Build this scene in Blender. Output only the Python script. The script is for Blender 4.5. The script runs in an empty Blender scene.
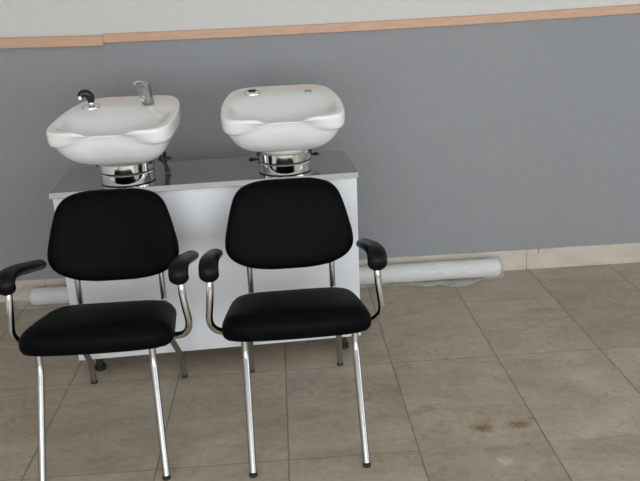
import bpy, bmesh, math, random
from mathutils import Vector, Matrix, noise
C = bpy.context.scene.collection
PI = math.pi
random.seed(4)

# ------------------------------------------------------------------ materials
def mat(name, col, rough=.5, metal=0.0, spec=None, coat=0.0):
    m = bpy.data.materials.new(name); m.use_nodes = True
    b = m.node_tree.nodes['Principled BSDF']
    b.inputs['Base Color'].default_value = (*col, 1)
    b.inputs['Roughness'].default_value = rough
    b.inputs['Metallic'].default_value = metal
    if spec is not None: b.inputs['Specular IOR Level'].default_value = spec
    if coat: b.inputs['Coat Weight'].default_value = coat; b.inputs['Coat Roughness'].default_value = .08
    return m

class NT:
    """small wrapper for wiring node trees"""
    def __init__(s, m): s.t = m.node_tree; s.b = s.t.nodes['Principled BSDF']
    def n(s, typ, **kw):
        o = s.t.nodes.new(typ)
        for k, v in kw.items():
            if k.startswith('i_'):
                o.inputs[k[2:].replace('_', ' ')].default_value = v
            else: setattr(o, k, v)
        return o
    def l(s, a, b): s.t.links.new(a, b)
    def math(s, op, a, b=None, clamp=False):
        o = s.n('ShaderNodeMath', operation=op, use_clamp=clamp)
        for i, v in enumerate((a, b)):
            if v is None: continue
            if isinstance(v, (int, float)): o.inputs[i].default_value = v
            else: s.l(v, o.inputs[i])
        return o.outputs[0]
    def mix(s, f, a, b, blend='MIX'):
        o = s.n('ShaderNodeMix', data_type='RGBA', blend_type=blend)
        for i, v in ((0, f), (6, a), (7, b)):
            if isinstance(v, (int, float)): o.inputs[i].default_value = v
            elif isinstance(v, tuple): o.inputs[i].default_value = (*v, 1)
            else: s.l(v, o.inputs[i])
        return o.outputs[2]
    def noise(s, vec, scale, detail=4, rough=.55, dist=0.0):
        o = s.n('ShaderNodeTexNoise')
        o.inputs['Scale'].default_value = scale; o.inputs['Detail'].default_value = detail
        o.inputs['Roughness'].default_value = rough; o.inputs['Distortion'].default_value = dist
        s.l(vec, o.inputs['Vector']); return o.outputs['Fac']
    def ramp(s, f, stops):
        o = s.n('ShaderNodeValToRGB'); e = o.color_ramp.elements
        while len(e) < len(stops): e.new(.5)
        for el, (p, c) in zip(e, stops):
            el.position = p; el.color = (*c, 1) if isinstance(c, tuple) else (c, c, c, 1)
        s.l(f, o.inputs[0]); return o.outputs[0]
    def mapping(s, vec, scale=(1, 1, 1), loc=(0, 0, 0), rot=(0, 0, 0)):
        o = s.n('ShaderNodeMapping'); o.inputs['Scale'].default_value = scale
        o.inputs['Location'].default_value = loc; o.inputs['Rotation'].default_value = rot
        s.l(vec, o.inputs['Vector']); return o.outputs[0]
    def bump(s, h, strength=.1, dist=.01):
        o = s.n('ShaderNodeBump'); o.inputs['Strength'].default_value = strength
        o.inputs['Distance'].default_value = dist
        s.l(h, o.inputs['Height']); s.l(o.outputs[0], s.b.inputs['Normal'])

TX, TY = .45, .638                                    # floor tile pitch

def floor_material():
    m = mat('limestone_tiles', (.3, .27, .22), .38, spec=.35)
    g = NT(m)
    co = g.n('ShaderNodeTexCoord').outputs['Object']
    sep = g.n('ShaderNodeSeparateXYZ'); g.l(co, sep.inputs[0])
    wob = g.math('MULTIPLY', g.math('SUBTRACT', g.noise(co, 9, 3), .5), .006)
    def edge(v, pitch):                               # distance to the nearest joint
        f = g.math('FRACT', g.math('DIVIDE', g.math('ADD', g.math('ADD', v, wob), 90 * pitch), pitch))
        return g.math('MULTIPLY', g.math('MINIMUM', f, g.math('SUBTRACT', 1.0, f)), pitch)
    ex, ey = edge(sep.outputs[0], TX), edge(sep.outputs[1], TY)
    # one shade and one shifted veining per tile
    ix = g.math('FLOOR', g.math('DIVIDE', sep.outputs[0], TX)); iy = g.math('FLOOR', g.math('DIVIDE', sep.outputs[1], TY))
    comb = g.n('ShaderNodeCombineXYZ'); g.l(ix, comb.inputs[0]); g.l(iy, comb.inputs[1])
    wn = g.n('ShaderNodeTexWhiteNoise', noise_dimensions='2D'); g.l(comb.outputs[0], wn.inputs['Vector'])
    off = g.n('ShaderNodeVectorMath', operation='SCALE'); g.l(wn.outputs['Color'], off.inputs[0]); off.inputs['Scale'].default_value = 7
    add = g.n('ShaderNodeVectorMath', operation='ADD'); g.l(co, add.inputs[0]); g.l(off.outputs[0], add.inputs[1])
    streak = g.noise(g.mapping(add.outputs[0], (1.3, 4.2, 1), rot=(0, 0, .35)), 1.5, 7, .62, .9)
    cloud = g.noise(add.outputs[0], 5, 5, .6)
    fine = g.noise(add.outputs[0], 42, 5, .68)
    col = g.ramp(streak, [(.30, (.325, .252, .174)), (.5, (.440, .360, .264)), (.68, (.545, .470, .360))])
    col = g.mix(.42, col, g.ramp(cloud, [(.33, (.285, .215, .145)), (.66, (.560, .486, .376))]))
    col = g.mix(.34, col, g.ramp(fine, [(.3, (.27, .215, .155)), (.7, (.54, .475, .38))]))
    tone = g.math('ADD', g.math('MULTIPLY', wn.outputs['Value'], .12), .845)
    hs = g.n('ShaderNodeHueSaturation'); hs.inputs['Saturation'].default_value = .94; g.l(tone, hs.inputs['Value']); g.l(col, hs.inputs['Color']); col = hs.outputs[0]
    # thin dark veins
    vein = g.math('ABSOLUTE', g.math('SUBTRACT', g.noise(g.mapping(add.outputs[0], (1, 2.3, 1), rot=(0, 0, .5)), 3.2, 5, .6, 1.2), .5))
    vm = g.math('MULTIPLY', g.ramp(vein, [(0, 1.0), (.016, 0.0)]), g.ramp(g.noise(add.outputs[0], 2.6), [(.42, 0.0), (.58, .6)]))
    col = g.mix(vm, col, (.20, .165, .125))
    # dirt specks
    vor = g.n('ShaderNodeTexVoronoi', voronoi_dimensions='2D'); vor.inputs['Scale'].default_value = 11; g.l(co, vor.inputs['Vector'])
    sp = g.math('MULTIPLY', g.ramp(vor.outputs['Distance'], [(.03, 1.0), (.06, 0.0)]), g.ramp(g.noise(co, 3.1), [(.55, 0.0), (.63, .75)]))
    col = g.mix(sp, col, (.13, .10, .075))
    # brown stains and a pale scuff that lie on particular tiles
    def blob(cx, cy, rx, ry, lo, hi, nscale, amt):
        v = g.mapping(co, (1 / rx, 1 / ry, 0), (-cx / rx, -cy / ry, 0))
        ln = g.n('ShaderNodeVectorMath', operation='LENGTH'); g.l(v, ln.inputs[0])
        d = g.math('ADD', ln.outputs['Value'], g.math('MULTIPLY', g.math('SUBTRACT', g.noise(co, nscale, 5, .7), .5), 2.6))
        return g.math('MULTIPLY', g.ramp(d, [(lo, 1.0), (hi, 0.0)]), amt)
    brown = (.20, .115, .05)
    col = g.mix(blob(.250, -.529, .050, .036, .25, 1.45, 80, 1.0), col, brown)
    col = g.mix(blob(.385, -.522, .062, .036, .2, 1.45, 85, .9), col, brown)
    col = g.mix(blob(.44, -.49, .022, .014, .2, 1.0, 90, .6), col, brown)
    col = g.mix(blob(.27, -.73, .035, .030, .4, 1.0, 40, .75), col, (.54, .48, .39))
    col = g.mix(blob(.25, -.66, .075, .016, .1, .9, 60, .5), col, (.2, .165, .12))
    col = g.mix(blob(.10, -.60, .20, .10, .0, 1.0, 25, .22), col, (.22, .18, .135))
    col = g.mix(blob(.80, .42, .16, .045, .0, 1.1, 16, .4), col, (.21, .175, .135))
    col = g.mix(blob(.67, .58, .16, .018, .0, 1.1, 22, .35), col, (.2, .165, .12))
    col = g.mix(blob(-.02, -.24, .07, .09, .0, 1.0, 40, .32), col, (.22, .17, .13))
    col = g.mix(blob(-.30, -.62, .16, .05, .0, 1.0, 30, .3), col, (.21, .17, .13))
    col = g.mix(blob(-.80, -.45, .25, .05, .0, 1.0, 30, .3), col, (.21, .17, .13))
    # cross joints that are filled flush and hardly show
    far = g.math('GREATER_THAN', sep.outputs[1], .3)
    near = g.math('MULTIPLY', g.math('LESS_THAN', sep.outputs[1], -.3), g.math('GREATER_THAN', sep.outputs[0], -.01))
    show = g.math('SUBTRACT', .75, g.math('MULTIPLY', g.math('ADD', far, near), .6))
    gx = g.ramp(ex, [(.0012, 1.0), (.0034, 0.0)]); gy = g.ramp(ey, [(.0008, 1.0), (.0028, 0.0)])
    gr = g.math('MULTIPLY', g.math('MAXIMUM', gx, g.math('MULTIPLY', gy, show)), g.ramp(g.noise(co, 4.5), [(.3, .6), (.6, 1.0)]))
    col = g.mix(gr, col, (.105, .08, .058))
    g.l(col, g.b.inputs['Base Color'])
    g.l(g.ramp(cloud, [(.3, .33), (.7, .46)]), g.b.inputs['Roughness'])
    g.bump(g.math('SUBTRACT', g.math('MULTIPLY', fine, .15), gr), .12, .004)
    return m

def wall_material():
    m = mat('two_tone_wall_paint', (.2, .2, .2), .6, spec=.3)
    g = NT(m); co = g.n('ShaderNodeTexCoord').outputs['Object']
    sep = g.n('ShaderNodeSeparateXYZ'); g.l(co, sep.inputs[0])
    up = g.math('GREATER_THAN', sep.outputs[2], 1.33)
    gr = g.noise(g.mapping(co, (1, 1, .7)), 55, 4, .65); big = g.noise(co, 1.4, 3)
    low = g.ramp(gr, [(.3, (.258, .268, .277)), (.7, (.292, .302, .311))])
    low = g.mix(.35, low, g.ramp(big, [(.3, (.258, .268, .277)), (.7, (.292, .302, .311))]))
    hi = g.ramp(gr, [(.3, (.60, .595, .575)), (.7, (.62, .615, .595))])
    col = g.mix(up, low, hi)
    g.l(col, g.b.inputs['Base Color']); g.bump(gr, .06, .002)
    return m

def noisy(name, c1, c2, scale, rough, stretch=(1, 1, 1), bump=0.0, **kw):
    m = mat(name, c1, rough, **kw); g = NT(m); co = g.n('ShaderNodeTexCoord').outputs['Object']
    f = g.noise(g.mapping(co, stretch), scale, 5, .6)
    g.l(g.ramp(f, [(.3, c1), (.7, c2)]), g.b.inputs['Base Color'])
    if bump: g.bump(f, bump, .002)
    return m

M = {}
M['floor'] = floor_material()
M['wall'] = wall_material()
M['plain'] = noisy('cream_paint', (.74, .74, .72), (.78, .78, .76), 20, .6)
M['wood'] = noisy('beech_moulding', (.50, .305, .195), (.60, .38, .25), 6, .45, (1.5, 20, 30), .05)
M['base'] = noisy('cream_stone_skirting', (.50, .45, .385), (.60, .545, .475), 7, .4, (1, 1, 2))
M['joint'] = mat('dark_joint', (.10, .085, .07), .8)
M['lam'] = noisy('white_laminate', (.71, .735, .755), (.73, .755, .775), 4, .42, spec=.3)
M['steel'] = noisy('brushed_steel', (.56, .56, .57), (.64, .64, .65), 40, .16, (1, 30, 30), .02, metal=1.0)
M['chrome'] = mat('chrome', (.80, .80, .80), .09, 1.0)
M['tube'] = noisy('chrome_tube', (.62, .62, .62), (.70, .70, .695), 30, .10, (1, 1, 1), 0, metal=1.0)
M['leg'] = noisy('worn_chrome_tube', (.38, .38, .375), (.44, .44, .435), 12, .27, metal=1.0)
M['groove'] = mat('dark_groove', (.03, .03, .03), .5)
M['satin'] = noisy('worn_satin_metal', (.34, .34, .33), (.46, .46, .45), 60, .34, metal=1.0)
M['ceramic'] = mat('white_ceramic', (.80, .80, .79), .12, spec=.5, coat=.3)
M['rubber'] = mat('black_rubber', (.012, .012, .013), .6)
M['plastic'] = mat('black_plastic', (.010, .010, .011), .28, spec=.4)
def leather():
    m = noisy('black_leatherette', (.0020, .0022, .0027), (.0028, .0031, .0037), 90, .46, spec=.04)
    g = NT(m); co = g.n('ShaderNodeTexCoord').outputs['Object']
    v = g.n('ShaderNodeTexVoronoi'); v.inputs['Scale'].default_value = 380; g.l(co, v.inputs['Vector'])
    g.bump(v.outputs['Distance'], .10, .0012); return m
M['leather'] = leather()
M['arm'] = mat('black_moulded_foam', (.0035, .0038, .0044), .40, spec=.15)
def roll_core():
    return noisy('white_wadding', (.62, .62, .61), (.70, .70, .69), 9, .55, (.4, 2, 2), .08)
M['core'] = roll_core()
def film():
    m = mat('clear_plastic_film', (.86, .87, .87), .18, spec=.5); g = NT(m)
    co = g.n('ShaderNodeTexCoord').outputs['Object']
    f = g.noise(g.mapping(co, (1.4, 4, 4)), 4, 5, .55, .6)
    g.l(g.ramp(f, [(.42, .05), (.68, .30)]), g.b.inputs['Alpha'])
    g.bump(f, .22, .02); return m
M['film'] = film()

# ------------------------------------------------------------------ mesh helpers
def obj(name, bm, m, parent=None, sharp=40, mods=()):
    bmesh.ops.recalc_face_normals(bm, faces=bm.faces)
    me = bpy.data.meshes.new(name); bm.to_mesh(me); bm.free()
    for p in me.polygons: p.use_smooth = True
    if sharp: me.set_sharp_from_angle(angle=math.radians(sharp))
    for x in (m if isinstance(m, (list, tuple)) else [m]): me.materials.append(x)
    o = bpy.data.objects.new(name, me); C.objects.link(o)
    if parent: o.parent = parent
    for t, kw in mods:
        md = o.modifiers.new(t.lower(), t)
        for k, v in kw.items(): setattr(md, k, v)
    return o

def tag(o, label=None, cat=None, group=None, kind=None):
    for k, v in (('label', label), ('category', cat), ('group', group), ('kind', kind)):
        if v: o[k] = v
    return o

def thing(name, label, cat, loc=(0, 0, 0), rot=(0, 0, 0), group=None):
    o = bpy.data.objects.new(name, None); C.objects.link(o)
    o.location = loc; o.rotation_euler = rot; o.empty_display_size = .05
    return tag(o, label, cat, group)

def box(bm, x0, x1, y0, y1, z0, z1, bevel=0.0, seg=2):
    vs = [bm.verts.new((x, y, z)) for x in (x0, x1) for y in (y0, y1) for z in (z0, z1)]
    fs = [bm.faces.new([vs[i] for i in q]) for q in ((0, 1, 3, 2), (4, 6, 7, 5), (0, 4, 5, 1), (2, 3, 7, 6), (0, 2, 6, 4), (1, 5, 7, 3))]
    if bevel:
        es = list({e for f in fs for e in f.edges})
        bmesh.ops.bevel(bm, geom=es, offset=bevel, segments=seg, affect='EDGES', profile=.5)
    return bm

def B(*a, **k): return box(bmesh.new(), *a, **k)   # flat faces: give it sharp=25

def loft(bm, rings, cap0=True, cap1=True):
    R = [[bm.verts.new(p) for p in r] for r in rings]
    n = len(R[0])
    for a, b in zip(R, R[1:]):
        for i in range(n):
            bm.faces.new((a[i], a[(i + 1) % n], b[(i + 1) % n], b[i]))
    if cap0: bm.faces.new(list(reversed(R[0])))
    if cap1: bm.faces.new(R[-1])
    return bm

def lathe(bm, prof, seg=40, origin=(0, 0, 0)):
    ox, oy, oz = origin
    return loft(bm, [[(ox + r * math.cos(2 * PI * i / seg), oy + r * math.sin(2 * PI * i / seg), oz + z) for i in range(seg)] for r, z in prof])

def fillet(pts, r, n=6):
    """round the inner corners of a polyline"""
    pts = [Vector(p) for p in pts]; out = [pts[0]]
    for a, b, c in zip(pts, pts[1:], pts[2:]):
        u, v = (a - b), (c - b)
        d = min(r, u.length * .48, v.length * .48)
        p, q = b + u.normalized() * d, b + v.normalized() * d
        for i in range(n + 1):
            t = i / n
            out.append(p * (1 - t) ** 2 + b * 2 * t * (1 - t) + q * t * t)
    out.append(pts[-1]); return out

def spline(pts, n=6):
    P = [Vector(p) for p in pts]; P = [P[0] * 2 - P[1]] + P + [P[-1] * 2 - P[-2]]; out = []
    for i in range(1, len(P) - 2):
        for k in range(n):
            t = k / n; a, b, c, d = P[i - 1:i + 3]
            out.append(.5 * ((2 * b) + (c - a) * t + (2 * a - 5 * b + 4 * c - d) * t * t + (3 * b - a - 3 * c + d) * t ** 3))
    out.append(P[-2]); return out

def sweep(bm, path, sx, sy=None, seg=14, side=None, cap=True):
    """carry an ellipse along a path; sx / sy: radius or function of 0..1, side fixes the sx axis"""
    path = [Vector(p) for p in path]; N = len(path)
    fx = sx if callable(sx) else (lambda t: sx)
    fy = (sy if callable(sy) else (lambda t: sy)) if sy is not None else fx
    L = [0.0]
    for a, b in zip(path, path[1:]): L.append(L[-1] + (b - a).length)
    rings = []; prev = None
    for i, p in enumerate(path):
        t = (path[min(i + 1, N - 1)] - path[max(i - 1, 0)]).normalized()
        if side is not None: x = Vector(side)
        elif prev is None: x = Vector((1, 0, 0)) if abs(t.x) < .8 else Vector((0, 1, 0))
        else: x = prev
        x = (x - t * x.dot(t)).normalized(); y = t.cross(x); prev = x
        s = L[i] / L[-1]
        rings.append([p + x * fx(s) * math.cos(2 * PI * k / seg) + y * fy(s) * math.sin(2 * PI * k / seg) for k in range(seg)])
    return loft(bm, rings, cap, cap)

# ------------------------------------------------------------------ the room
WY = .974                                              # the back wall's face
X0, X1, Y0, ZC = -3.0, 3.6, -4.6, 3.0
def struct(name, bm, m, parent=None, **k):
    o = obj(name, bm, m, parent, **k)
    if not parent: o['kind'] = 'structure'
    return o
struct('floor', B(X0 - .1, X1 + .1, Y0 - .1, WY + .1, -.1, 0), M['floor'])
struct('wall_back', B(X0 - .1, X1 + .1, WY, WY + .1, 0, ZC), M['wall'])
struct('ceiling', B(X0 - .1, X1 + .1, Y0 - .1, WY + .1, ZC, ZC + .1), M['plain'])
struct('wall_left', B(X0 - .1, X0, Y0, WY, 0, ZC), M['plain'])
def wall_with_opening(name, axis, a0, a1, o0, o1, z0, z1, pos, th):
    bm = bmesh.new()
    def bx(p, q, u, v):
        if q - p < 1e-4: return
        if axis == 'x': box(bm, p, q, pos, pos + th, u, v)
        else: box(bm, pos, pos + th, p, q, u, v)
    bx(a0, o0, 0, ZC); bx(o1, a1, 0, ZC); bx(o0, o1, 0, z0); bx(o0, o1, z1, ZC)
    return struct(name, bm, M['plain'])
FW = (-2.5, 2.6, .25, 2.15)                            # shop window behind the camera
RW = (-3.2, -.6, .45, 2.2)                            # window in the right-hand wall
wall_with_opening('wall_front', 'x', X0, X1, FW[0], FW[1], FW[2], FW[3], Y0 - .1, .1)
wall_with_opening('wall_right', 'y', Y0, WY, RW[0], RW[1], RW[2], RW[3], X1, .1)
bm = bmesh.new()
for a in (FW[0], (FW[0] + FW[1]) / 2 - .025, FW[1] - .05): box(bm, a, a + .05, Y0 - .08, Y0 - .02, FW[2], FW[3])
for z in (FW[2], FW[3] - .05): box(bm, FW[0], FW[1], Y0 - .079, Y0 - .021, z, z + .05)
struct('window_1', bm, M['lam'])
bm = bmesh.new()
for a in (RW[0], (RW[0] + RW[1]) / 2 - .025, RW[1] - .05): box(bm, X1 + .02, X1 + .08, a, a + .05, RW[2], RW[3])
for z in (RW[2], RW[3] - .05): box(bm, X1 + .021, X1 + .079, RW[0], RW[1], z, z + .05)
struct('window_2', bm, M['lam'])

# skirting of stone lengths, with a joint and a crack
bm = bmesh.new()
cuts = [X0, -1.71, -.41, .889, 2.19, X1]
for a, b in zip(cuts, cuts[1:]): box(bm, a + .0006, b - .0006, WY - .014, WY, 0, .116, .0015, 1)
sk = struct('baseboard_back', bm, M['base'])
bm = bmesh.new(); sweep(bm, [(.954, WY - .0138, .118), (.9525, WY - .0138, .102), (.954, WY - .0138, .087)], lambda t: .0028 * (1 - .6 * t), .0012, 8)
obj('crack', bm, M['joint'], sk)

def strip(name, xs, zs, h, d):                         # a wooden rail that is not quite straight
    bm = bmesh.new(); rings = []
    for x, z in zip(xs, zs):
        b = .003
        rings.append([(x, WY, z), (x, WY - d + b, z), (x, WY - d, z + b), (x, WY - d, z + h - b), (x, WY - d + b, z + h), (x, WY, z + h)])
    loft(bm, rings); return struct(name, bm, M['wood'], sharp=20)
strip('trim_1', [X0, -1.73, -1.238], [1.318, 1.307, 1.297], .049, .026)
strip('trim_2', [-1.238, -.58, .0, .60, 1.05, 1.41, 2.0, X1], [1.309, 1.306, 1.307, 1.313, 1.321, 1.3285, 1.338, 1.355], .043, .014)

# ------------------------------------------------------------------ wash unit
CR = math.atan2(.063, 1.206)
n_ = Vector((-math.sin(CR), math.cos(CR), 0))
cc = Vector((-.717, .1015, 0)) + n_ * .215
cab = thing('washbasin_cabinet', 'long low white cabinet with a steel top under both shampoo basins', 'cabinet', cc, (0, 0, CR))
HL, HD = .604, .215
obj('body', B(-HL, HL, -HD, HD, .072, .7835, bevel=.002), M['lam'], cab, sharp=25)
bm = bmesh.new()
prof = [(-HD - .0090, .7840), (-HD - .0093, .7850), (-HD - .0030, .8052), (-HD - .0016, .8060), (HD + .003, .8060), (HD + .004, .805), (HD + .004, .7840)]
loft(bm, [[(x, y, z) for y, z in prof] for x in (-HL - .010, HL + .006)])
wt = obj('worktop', bm, [M['steel'], M['chrome']], cab, sharp=20)
for f in wt.data.polygons:                             # the front lip is polished
    if f.normal.y < -.8: f.material_index = 1
wt['label'] = 'stainless steel worktop with a bright front edge'
for sx in (-1, 1):
    for sy in (-1, 1):
        bm = bmesh.new()
        x, y = sx * (HL - .074), sy * (HD - .045)
        lathe(bm, [(.020, 0), (.024, .004), (.024, .020), (.016, .026), (.014, .055), (.026, .060), (.026, .0718)], 20, (x, y, 0))
        obj('foot', bm, M['rubber'], cab)['label'] = 'black adjustable foot'

# ------------------------------------------------------------------ shampoo basins
def outline(n, a, yf, yb, ef, eb):
    """rounded outline: half width a, reach yf to the front and yb to the back, exponents ef / eb"""
    out = []
    for i in range(n):
        t = 2 * PI * i / n; c, s = math.cos(t), math.sin(t)
        e = ef if s < 0 else eb
        r = (abs(c) ** e + abs(s) ** e) ** (-1 / e)
        out.append((a * r * c, (yf if s < 0 else yb) * r * s))
    return out

def basin_bowl(A):
    N = 96; bm = bmesh.new()
    rim = outline(N, A, .272, .25, 6.5, 5.5)
    def Nn(x, y):                                      # 1 in the neck rest at the front middle
        if y > 0: return 0.0
        u = abs(x); t = min(max((u - .050) / .070, 0), 1); return 1 - t * t * (3 - 2 * t)
    def Nw(x, y):                                      # the cheeks' lower edge rises over a longer run
        if y > 0: return 0.0
        u = abs(x); t = min(max((u - .045) / .165, 0), 1); return 1 - t * t * (3 - 2 * t)
    def taper(x, y):                                   # the plan narrows a little towards the back
        return x * (1 - .20 * max(0, (y + .05) / .30) ** 1.5 * .9)
    base = [(.095 * math.cos(2 * PI * i / N), .095 * math.sin(2 * PI * i / N)) for i in range(N)]
    rings = []
    def ring(s, z, nz=0.0, ns=0.0, blend=0.0, wide=False):
        r = []
        for (x, y), (bx_, by_) in zip(rim, base):
            k = Nw(x, y) if wide else Nn(x, y)
            sc = s + ns * k
            X, Y = taper(x, y) * sc, y * sc
            if blend: X, Y = X * (1 - blend) + bx_ * blend, Y * (1 - blend) + by_ * blend
            r.append((X, Y, z + nz * k))
        rings.append(r)
    ring(.3, -.184, blend=1.0)
    ring(.52, -.182, blend=.5)
    ring(.72, -.163, ns=-.01, blend=.22)
    ring(.845, -.128, ns=-.025, blend=.08)
    ring(.905, -.092, ns=-.030, blend=.03)
    ring(.925, -.074, ns=-.032, nz=.008, wide=True)
    ring(.942, -.065, ns=-.040, nz=.022, wide=True)
    ring(.985, -.060, ns=-.070, nz=.036, wide=True)
    ring(1.0, -.048, ns=-.072, nz=.030, wide=True)
    ring(1.0, -.014, ns=-.056, nz=-.008)
    ring(.994, -.004, ns=-.050, nz=-.022)
    ring(.975, .0, ns=-.050, nz=-.025)
    ring(.950, -.001, ns=-.048, nz=-.026)
    # inner bowl: its own outline; the back wall falls gently from the flat rear deck
    def inner(w, yf, yb, z, nz=0.0):
        ym, yh = (yf + yb) / 2, (yb - yf) / 2; r = []
        for (x, y) in outline(N, A * w, yh, yh, 4.0, 2.8):
            Y = y + ym; r.append((taper(x, Y), Y, z + nz * (Nn(x, Y) if y < 0 else 0)))
        rings.append(r)
    inner(.895, -.247, .095, -.0010, -.027)
    inner(.87, -.240, .074, -.0040, -.028)
    inner(.83, -.230, .045, -.0100, -.026)
    inner(.77, -.217, .008, -.0210, -.016)
    inner(.69, -.202, -.026, -.0390, -.008)
    inner(.57, -.188, -.056, -.0660)
    inner(.40, -.176, -.084, -.0980)
    inner(.10, -.148, -.118, -.1120)
    loft(bm, rings)
    return bm

TILT = math.radians(6.6)
BZ = 1.088; TOPZ = .806                               # bowl rim, steel worktop
def basin(label, x, y, yaw, A, up=0.0):
    t = thing('shampoo_basin', label, 'basin', (x, y, TOPZ), (0, 0, yaw), 'ceramic shampoo basins on the cabinet')
    b = obj('bowl', basin_bowl(A), M['ceramic'], t, sharp=0, mods=[('SUBSURF', dict(levels=1, render_levels=2))])
    t['rise'] = up; b.location = (0, 0, BZ - TOPZ + up); b.rotation_euler = (TILT, 0, 0)
    bm = bmesh.new(); lathe(bm, [(.070, .076), (.088, .080), (.096, .092), (.102, .108), (.090, .118)], 40)
    obj('collar', bm, M['ceramic'], t)
    bm = bmesh.new()
    lathe(bm, [(.110, .0035), (.111, .007), (.111, .040), (.108, .044), (.108, .048), (.112, .051), (.112, .083), (.109, .088), (.100, .089), (.098, .078), (.092, .074)], 56)
    nr = obj('neck_ring', bm, M['chrome'], t, sharp=30); nr['label'] = 'chrome swivel ring'
    bm = bmesh.new(); lathe(bm, [(.1065, .0435), (.1095, .0445), (.1095, .0480), (.1065, .0490)], 56)
    obj('groove', bm, M['groove'], nr)
    for a in (200, -20):
        bm = bmesh.new(); p = Vector((.112 * math.cos(math.radians(a)), .112 * math.sin(math.radians(a)), 0))
        lathe(bm, [(.004, .072), (.0085, .074), (.0085, .092), (.004, .095)], 14, (p.x, p.y, 0))
        obj('clip', bm, M['plastic'], t)
    return t
def on_deck(t, x, y):                                  # point and tilt on the tilted rear deck
    return Vector((x, y * math.cos(TILT), BZ - TOPZ + t['rise'] + y * math.sin(TILT)))

def escutcheon(t, x, y, hole):
    bm = bmesh.new()
    lathe(bm, [(.036, -.004), (.036, .002), (.033, .006), (.018, .009), (.013, .004)], 36)
    o = obj('escutcheon', bm, M['chrome'], t); o.location = on_deck(t, x, y); o.rotation_euler = (TILT, 0, 0)
    o['label'] = 'round chrome escutcheon'
    if hole:
        bm = bmesh.new(); lathe(bm, [(.016, -.002), (.0175, .009), (.0165, .0125), (.006, .0140)], 24, (0, 0, 0))
        obj('hole_plug', bm, M['rubber'], o)
    return o

LB = basin('white shampoo basin with a mixer tap, at the left end of the cabinet', -1.046, .212, math.radians(-3.5), .239)
escutcheon(LB, -.140, .090, False)
# mixer tap
bm = bmesh.new()
prof = [(0, .021, .021), (.004, .023, .023), (.03, .024, .025), (.06, .027, .029), (.078, .030, .033), (.086, .029, .033), (.090, .022, .025)]
rings = []
for z, a, c in prof:
    r = []
    for i in range(28):
        q = 2 * PI * i / 28; co_, si_ = math.cos(q), math.sin(q); e = (abs(co_) ** 3.4 + abs(si_) ** 3.4) ** (-1 / 3.4)
        r.append((a * e * co_ - .13 * z, c * e * si_ - .22 * z, z))
    rings.append(r)
loft(bm, rings)
tap = obj('mixer_tap', bm, M['satin'], LB); tap.location = on_deck(LB, .094, .104); tap['label'] = 'worn metal mixer tap'
bm = bmesh.new(); sweep(bm, spline([(-.014, -.018, .088), (-.024, -.036, .094), (-.034, -.058, .090)], 5), lambda t: .0125 - .006 * t, lambda t: .006 - .002 * t, 14, side=(.9, -.4, 0))
obj('lever', bm, M['chrome'], tap)
bm = bmesh.new(); sweep(bm, spline([(-.008, -.030, .030), (-.009, -.052, .032), (-.010, -.066, .024)], 5), .011, .009, 14, side=(1, 0, 0))
obj('spout', bm, M['chrome'], tap)
# supply hoses behind the left basin
for dx, dy in ((.0, 0), (.022, .014)):
    bm = bmesh.new(); sweep(bm, spline([(.112 + dx, .085 + dy, .115), (.124 + dx * .6, .090 + dy, .070), (.138 - dx * .1, .093 + dy, .035), (.138 + dx * .3, .094 + dy, .012), (.138 + dx * .3, .094 + dy, .0035)], 6), .0072, seg=10)
    obj('hose', bm, M['plastic'], LB)
bm = bmesh.new(); sweep(bm, [(.112, .092, .060), (.118, .092, .060), (.158, .100, .064), (.164, .101, .064)], lambda t: .005 + .006 * math.sin(PI * t), seg=12)
obj('hose_clamp', bm, M['plastic'], LB)

RB = basin('white shampoo basin at the right end of the cabinet, without a tap', -.402, .244, math.radians(1.2), .243, .009)
escutcheon(RB, -.116, .134, True)
bm = bmesh.new(); lathe(bm, [(.015, -.003), (.0155, .002), (.013, .0035), (.005, .004)], 24)
o = obj('hole_cover', bm, M['satin'], RB); o.location = on_deck(RB, .119, .122); o.rotation_euler = (TILT, 0, 0)
for s in (-1, 1):                                      # wing screws of the swivel ring
    bm = bmesh.new(); y = .02 + .04 * (s > 0)
    sweep(bm, [(s * .104, y, .046), (s * .120, y, .047), (s * .124, y, .047), (s * .138, y, .047), (s * .146, y, .046), (s * .149, y, .046)], lambda t: .004 if t < .42 else .004 + .0100 * math.sin(PI * min(1, (t - .40) / .62)), lambda t: .004 if t < .42 else .0045 + .0045 * math.sin(PI * min(1, (t - .40) / .62)), 12, side=(0, 1, 0))
    obj('wing_screw', bm, M['plastic'], RB)

# hand shower standing in the ring on the left basin
hp = LB.matrix_basis if False else Matrix.Translation(LB.location) @ Matrix.Rotation(LB.rotation_euler.z, 4, 'Z')
base = hp @ on_deck(LB, -.140, .090)
hs = thing('hand_shower', 'small black hooked hand shower in the chrome ring on the left basin', 'hand shower', base, (0, 0, LB.rotation_euler.z))
bm = bmesh.new(); sweep(bm, spline([(.003, 0, .019), (.004, -.001, .031), (.000, -.004, .048), (-.014, -.010, .058), (-.027, -.016, .054), (-.032, -.020, .044)], 6), lambda t: .0130 + .0045 * math.sin(PI * min(1, t * 1.1)), seg=16)
obj('handle', bm, M['plastic'], hs)
bm = bmesh.new(); lathe(bm, [(.0095, .0105), (.012, .0115), (.0125, .017), (.0115, .020)], 24, (.003, 0, 0))
obj('ferrule', bm, M['chrome'], hs)['label'] = 'chrome ferrule'
bm = bmesh.new(); sweep(bm, [(-.031, -.019, .047), (-.0325, -.021, .040), (-.033, -.022, .034)], lambda t: .0118 - .002 * t, seg=16)
obj('nozzle', bm, M['chrome'], hs)['label'] = 'chrome nozzle'

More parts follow.
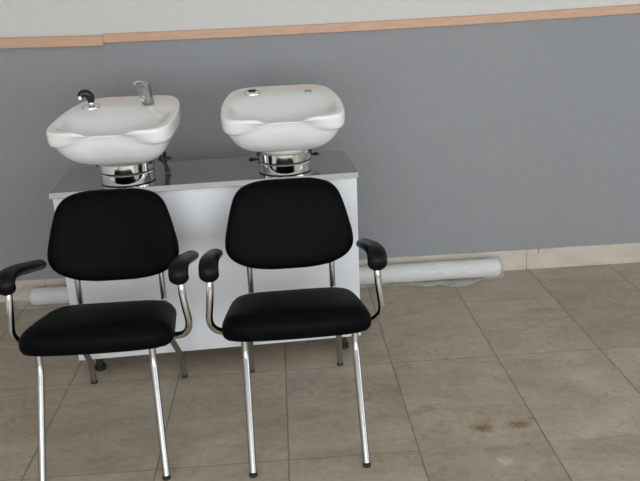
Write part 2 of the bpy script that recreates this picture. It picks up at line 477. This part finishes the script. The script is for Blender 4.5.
# ------------------------------------------------------------------ armchairs
def seat_mesh():
    N = 64; bm = bmesh.new(); rings = []
    yf, yb = -.540, -.155; yc = -.345
    o = []
    for (x, y) in outline(N, 1.0, 1.0, 1.0, 7.5, 6.5):
        Y = yc + (y * (yc - yf) if y < 0 else y * (yb - yc))
        w = .264 - .034 * max(0, (Y - yf) / (yb - yf)) ** 1.3
        bow = -.016 * (1 - x * x) if y < 0 else .004 * (1 - x * x)
        o.append((x * w, Y + bow * abs(y)))
    def ring(s, z):                                     # inset by a distance
        r = []
        for x, y in o:
            X = x * (1 - s / .235); Y = yc + (y - yc) * (1 - s / .185)
            tilt = -.054 * (Y - yf) / (yb - yf)          # the seat falls to the back
            r.append((X, Y, z + tilt * (1 if z > .42 else .3)))
        rings.append(r)
    for s, z in ((.060, .400), (.014, .400), (.004, .405), (.0, .416), (.0, .438), (.003, .454), (.010, .469), (.021, .480), (.036, .4865), (.056, .4895), (.09, .491), (.13, .4915), (.17, .4915)): ring(s, z)
    loft(bm, rings); return bm

HWT = [(0, 20), (1.0, 30), (3.2, 39), (7, 46), (13, 51.2), (21, 54.6), (32, 57.8), (44, 60.6), (55, 62.8), (64, 63.3), (71, 61.5), (78, 56.5), (84, 48), (88.5, 37), (91, 24), (92, 12)]
def back_mesh(grow=0.0, front=.030, rear=-.028):
    """pad outline (half width in photo proportions), domed front, slightly wrapped round the sitter"""
    left = [(-h, t) for t, h in HWT]; right = [(h, t) for t, h in reversed(HWT)]
    pts = [Vector((x * .00384, .331 * (1 - t / 92) - .1655, 0)) for x, t in left + right]
    pts = [p for p in spline(pts + [pts[0]], 3)][:-1]
    bm = bmesh.new(); rings = []
    def ring(s, d):
        rings.append([])
        for p in pts:
            kx, ky = 1 - s / .24, 1 - s / .172
            x, v = p.x * kx, p.y * ky
            wrap = -.030 * (x / .235) ** 2
            # front of the pad looks to -y; the pad leans back as it rises
            rings[-1].append((x, -d + wrap + .26 * v, v))
    for s, d in ((.10, rear), (.045, rear), (.014, rear + .003), (.004, rear + .012), (.0, rear + .024), (.0, .006), (.003, .015), (.010, .022), (.026, .0275), (.06, .030), (.10, .0315), (.14, .032)): ring(s, d)
    loft(bm, rings); return bm

def chair(label, loc, rz, tops, feet, fy, sx=0):
    t = thing('reception_armchair', label, 'chair', loc, (0, 0, rz), 'black armchairs in front of the cabinet')
    obj('seat', seat_mesh(), M['leather'], t, sharp=0).location = (sx, 0, 0)
    b = obj('backrest', back_mesh(), M['leather'], t, sharp=0); b.location = (0, -.095, .673)
    r = .0125
    for tx, fx in zip(tops, feet):
        bm = bmesh.new()
        sweep(bm, fillet([(tx, -.508, .404), (tx, -.516, .345), (fx, fy + .003, .010)], .022), r, seg=16)
        l = obj('leg', bm, M['leg'], t)
        f = bmesh.new(); lathe(f, [(.011, 0), (.0138, .002), (.0138, .010), (.0128, .012)], 18, (fx, fy, 0)); obj('foot_cap', f, M['rubber'], l)
    for s in (-1, 1):
        bm = bmesh.new()
        sweep(bm, fillet([(s * .150, -.330, .385), (s * .165, -.250, .375), (s * .186, -.012, .105), (s * .188, 0, .010)], .05), r, seg=16)
        l = obj('leg', bm, M['leg'], t)
        f = bmesh.new(); lathe(f, [(.011, 0), (.0138, .002), (.0138, .010), (.0128, .012)], 18, (s * .188, 0, 0)); obj('foot_cap', f, M['rubber'], l)
    for s in (-1, 1):
        bm = bmesh.new()
        sweep(bm, fillet([(s * .284, -.452, .640), (s * .287, -.468, .560), (s * .302, -.462, .446), (s * .274, -.430, .396), (s * .120, -.390, .384)], .055), r, seg=16)
        obj('arm_tube', bm, M['tube'], t)
        path = spline([(s * .284, -.466, .610), (s * .284, -.478, .626), (s * .284, -.482, .644), (s * .284, -.470, .658), (s * .284, -.440, .662), (s * .284, -.370, .650), (s * .285, -.280, .625), (s * .286, -.180, .597), (s * .284, -.124, .581), (s * .284, -.111, .577)], 6)
        bm = bmesh.new()
        def wid(q): 
            e = min(1, q / .05, (1 - q) / .05); e = math.sqrt(max(0, 1 - (1 - e) ** 2)) * .75 + .25 * e
            return (.034 - .004 * q) * max(e, .12)
        def thk(q):
            e = min(1, q / .05, (1 - q) / .04); e = math.sqrt(max(0, 1 - (1 - e) ** 2))
            return (.022 - .002 * q) * max(e, .1)
        sweep(bm, path, wid, thk, 20, side=(1, 0, 0))
        obj('armrest', bm, M['arm'], t, sharp=0)
        bm = bmesh.new()
        sweep(bm, fillet([(s * .150, -.280, .386), (s * .160, -.110, .388), (s * .160, -.108, .450), (s * .160, -.090, .620)], .04), .0115, seg=16)
        obj('back_strut', bm, M['leg'], t)
    bm = bmesh.new()
    for y in (-.44, -.30): box(bm, -.19, .19, y - .012, y + .012, .383, .3975)
    obj('seat_frame', bm, M['rubber'], t)
    return t
chair('black padded armchair with chrome legs under the left basin, at left', (-1.062, 0, 0), 0, (-.207, .173), (-.203, .204), -.693, -.015)
chair('black padded armchair with chrome legs under the right basin, at right', (-.406, .012, 0), math.radians(1.4), (-.183, .197), (-.181, .199), -.720)

# ------------------------------------------------------------------ roll in plastic film by the skirting
roll = thing('plastic_wrapped_roll', 'long white roll in clear plastic lying along the skirting behind the cabinet', 'roll', (-.54, .895, 0))
def tube_mesh(x0, x1, r, amp, seed, nseg=120, N=40, skirt=0.0, ends=.5):
    bm = bmesh.new(); rings = []
    prof = []
    for i in range(nseg + 1):
        u = i / nseg; prof.append((x0 + (x1 - x0) * u, 1.0))
    e = .03
    prof = [(x0 - e * .9, .25), (x0 - e * .8, .6), (x0 - e * .45, .88)] + prof + [(x1 + e * .45, .88), (x1 + e * .8, .6), (x1 + e * .9, .25)]
    for x, k in prof:
        rg = []
        for j in range(N):
            a = 2 * PI * j / N; c, s = math.cos(a), math.sin(a)
            f = noise.fractal(Vector((x * 5 + seed, c * 1.3, s * 1.3 + seed)), .8, 2.1, 4)
            rr = r * k * (1 + amp * f) * (1 + .05 * x)
            y, z = rr * c, rr * s
            if s < -.35 and c < .3 and skirt:            # loose film spreading on the floor towards the room
                y -= skirt * (.35 + .65 * abs(noise.noise(Vector((x * 4.2, seed, 0))))) * min(1, (-s - .35) * 2.2) * max(0, .6 - c) * (1 + 1.1 * math.exp(-((x - .94) / .13) ** 2))
            rg.append((x, y, max(.0012, z + r * (1 + .05 * x))))
        rings.append(rg)
    loft(bm, rings); return bm
obj('core', tube_mesh(-1.21, 1.238, .048, .03, 1.3), M['core'], roll, sharp=0)
obj('film', tube_mesh(-1.27, 1.245, .0515, .08, 7.7, skirt=.075), M['film'], roll, sharp=0)['label'] = 'loose crinkled clear plastic film'

# ------------------------------------------------------------------ daylight through the windows
def window_light(name, loc, rot, sx, sy, power, col):
    l = bpy.data.lights.new(name, 'AREA'); l.shape = 'RECTANGLE'; l.size = sx; l.size_y = sy; l.energy = power; l.color = col
    o = bpy.data.objects.new(name, l); C.objects.link(o); o.location = loc; o.rotation_euler = rot; return o
window_light('daylight_front', ((FW[0] + FW[1]) / 2, Y0 - .12, (FW[2] + FW[3]) / 2), (PI / 2, 0, 0), FW[1] - FW[0], FW[3] - FW[2], 140, (.975, .985, 1.0))
window_light('daylight_right', (X1 + .12, (RW[0] + RW[1]) / 2, (RW[2] + RW[3]) / 2), (PI / 2, 0, PI / 2), RW[1] - RW[0], RW[3] - RW[2], 44, (.86, .94, 1.0))
w = bpy.data.worlds.new('overcast'); bpy.context.scene.world = w; w.use_nodes = True
w.node_tree.nodes['Background'].inputs[0].default_value = (.8, .87, 1, 1); w.node_tree.nodes['Background'].inputs[1].default_value = .6

# ------------------------------------------------------------------ camera
cam = bpy.data.cameras.new('camera'); cam.sensor_fit = 'HORIZONTAL'; cam.sensor_width = 36; cam.lens = 754.593 * 36 / 640; cam.clip_start = .05
co = bpy.data.objects.new('camera', cam); C.objects.link(co)
yaw, pitch, roll_a = CAMROT = (0.0447, 0.3284, -0.0455)
cy, sy, cp, sp = math.cos(yaw), math.sin(yaw), math.cos(pitch), math.sin(pitch)
fwd = Vector((sy * cp, cy * cp, -sp)); right = Vector((cy, -sy, 0)); up = right.cross(fwd)
r2 = right * math.cos(roll_a) + up * math.sin(roll_a); u2 = -right * math.sin(roll_a) + up * math.cos(roll_a)
co.matrix_world = Matrix(((r2.x, u2.x, -fwd.x, -.408), (r2.y, u2.y, -fwd.y, -2.845), (r2.z, u2.z, -fwd.z, 1.538), (0, 0, 0, 1)))
sc = bpy.context.scene; sc.camera = co
sc.view_settings.view_transform = 'Standard'; sc.view_settings.look = 'None'; sc.view_settings.gamma = 1; sc.view_settings.exposure = 0
for b_ in (LB, RB): del b_['rise']
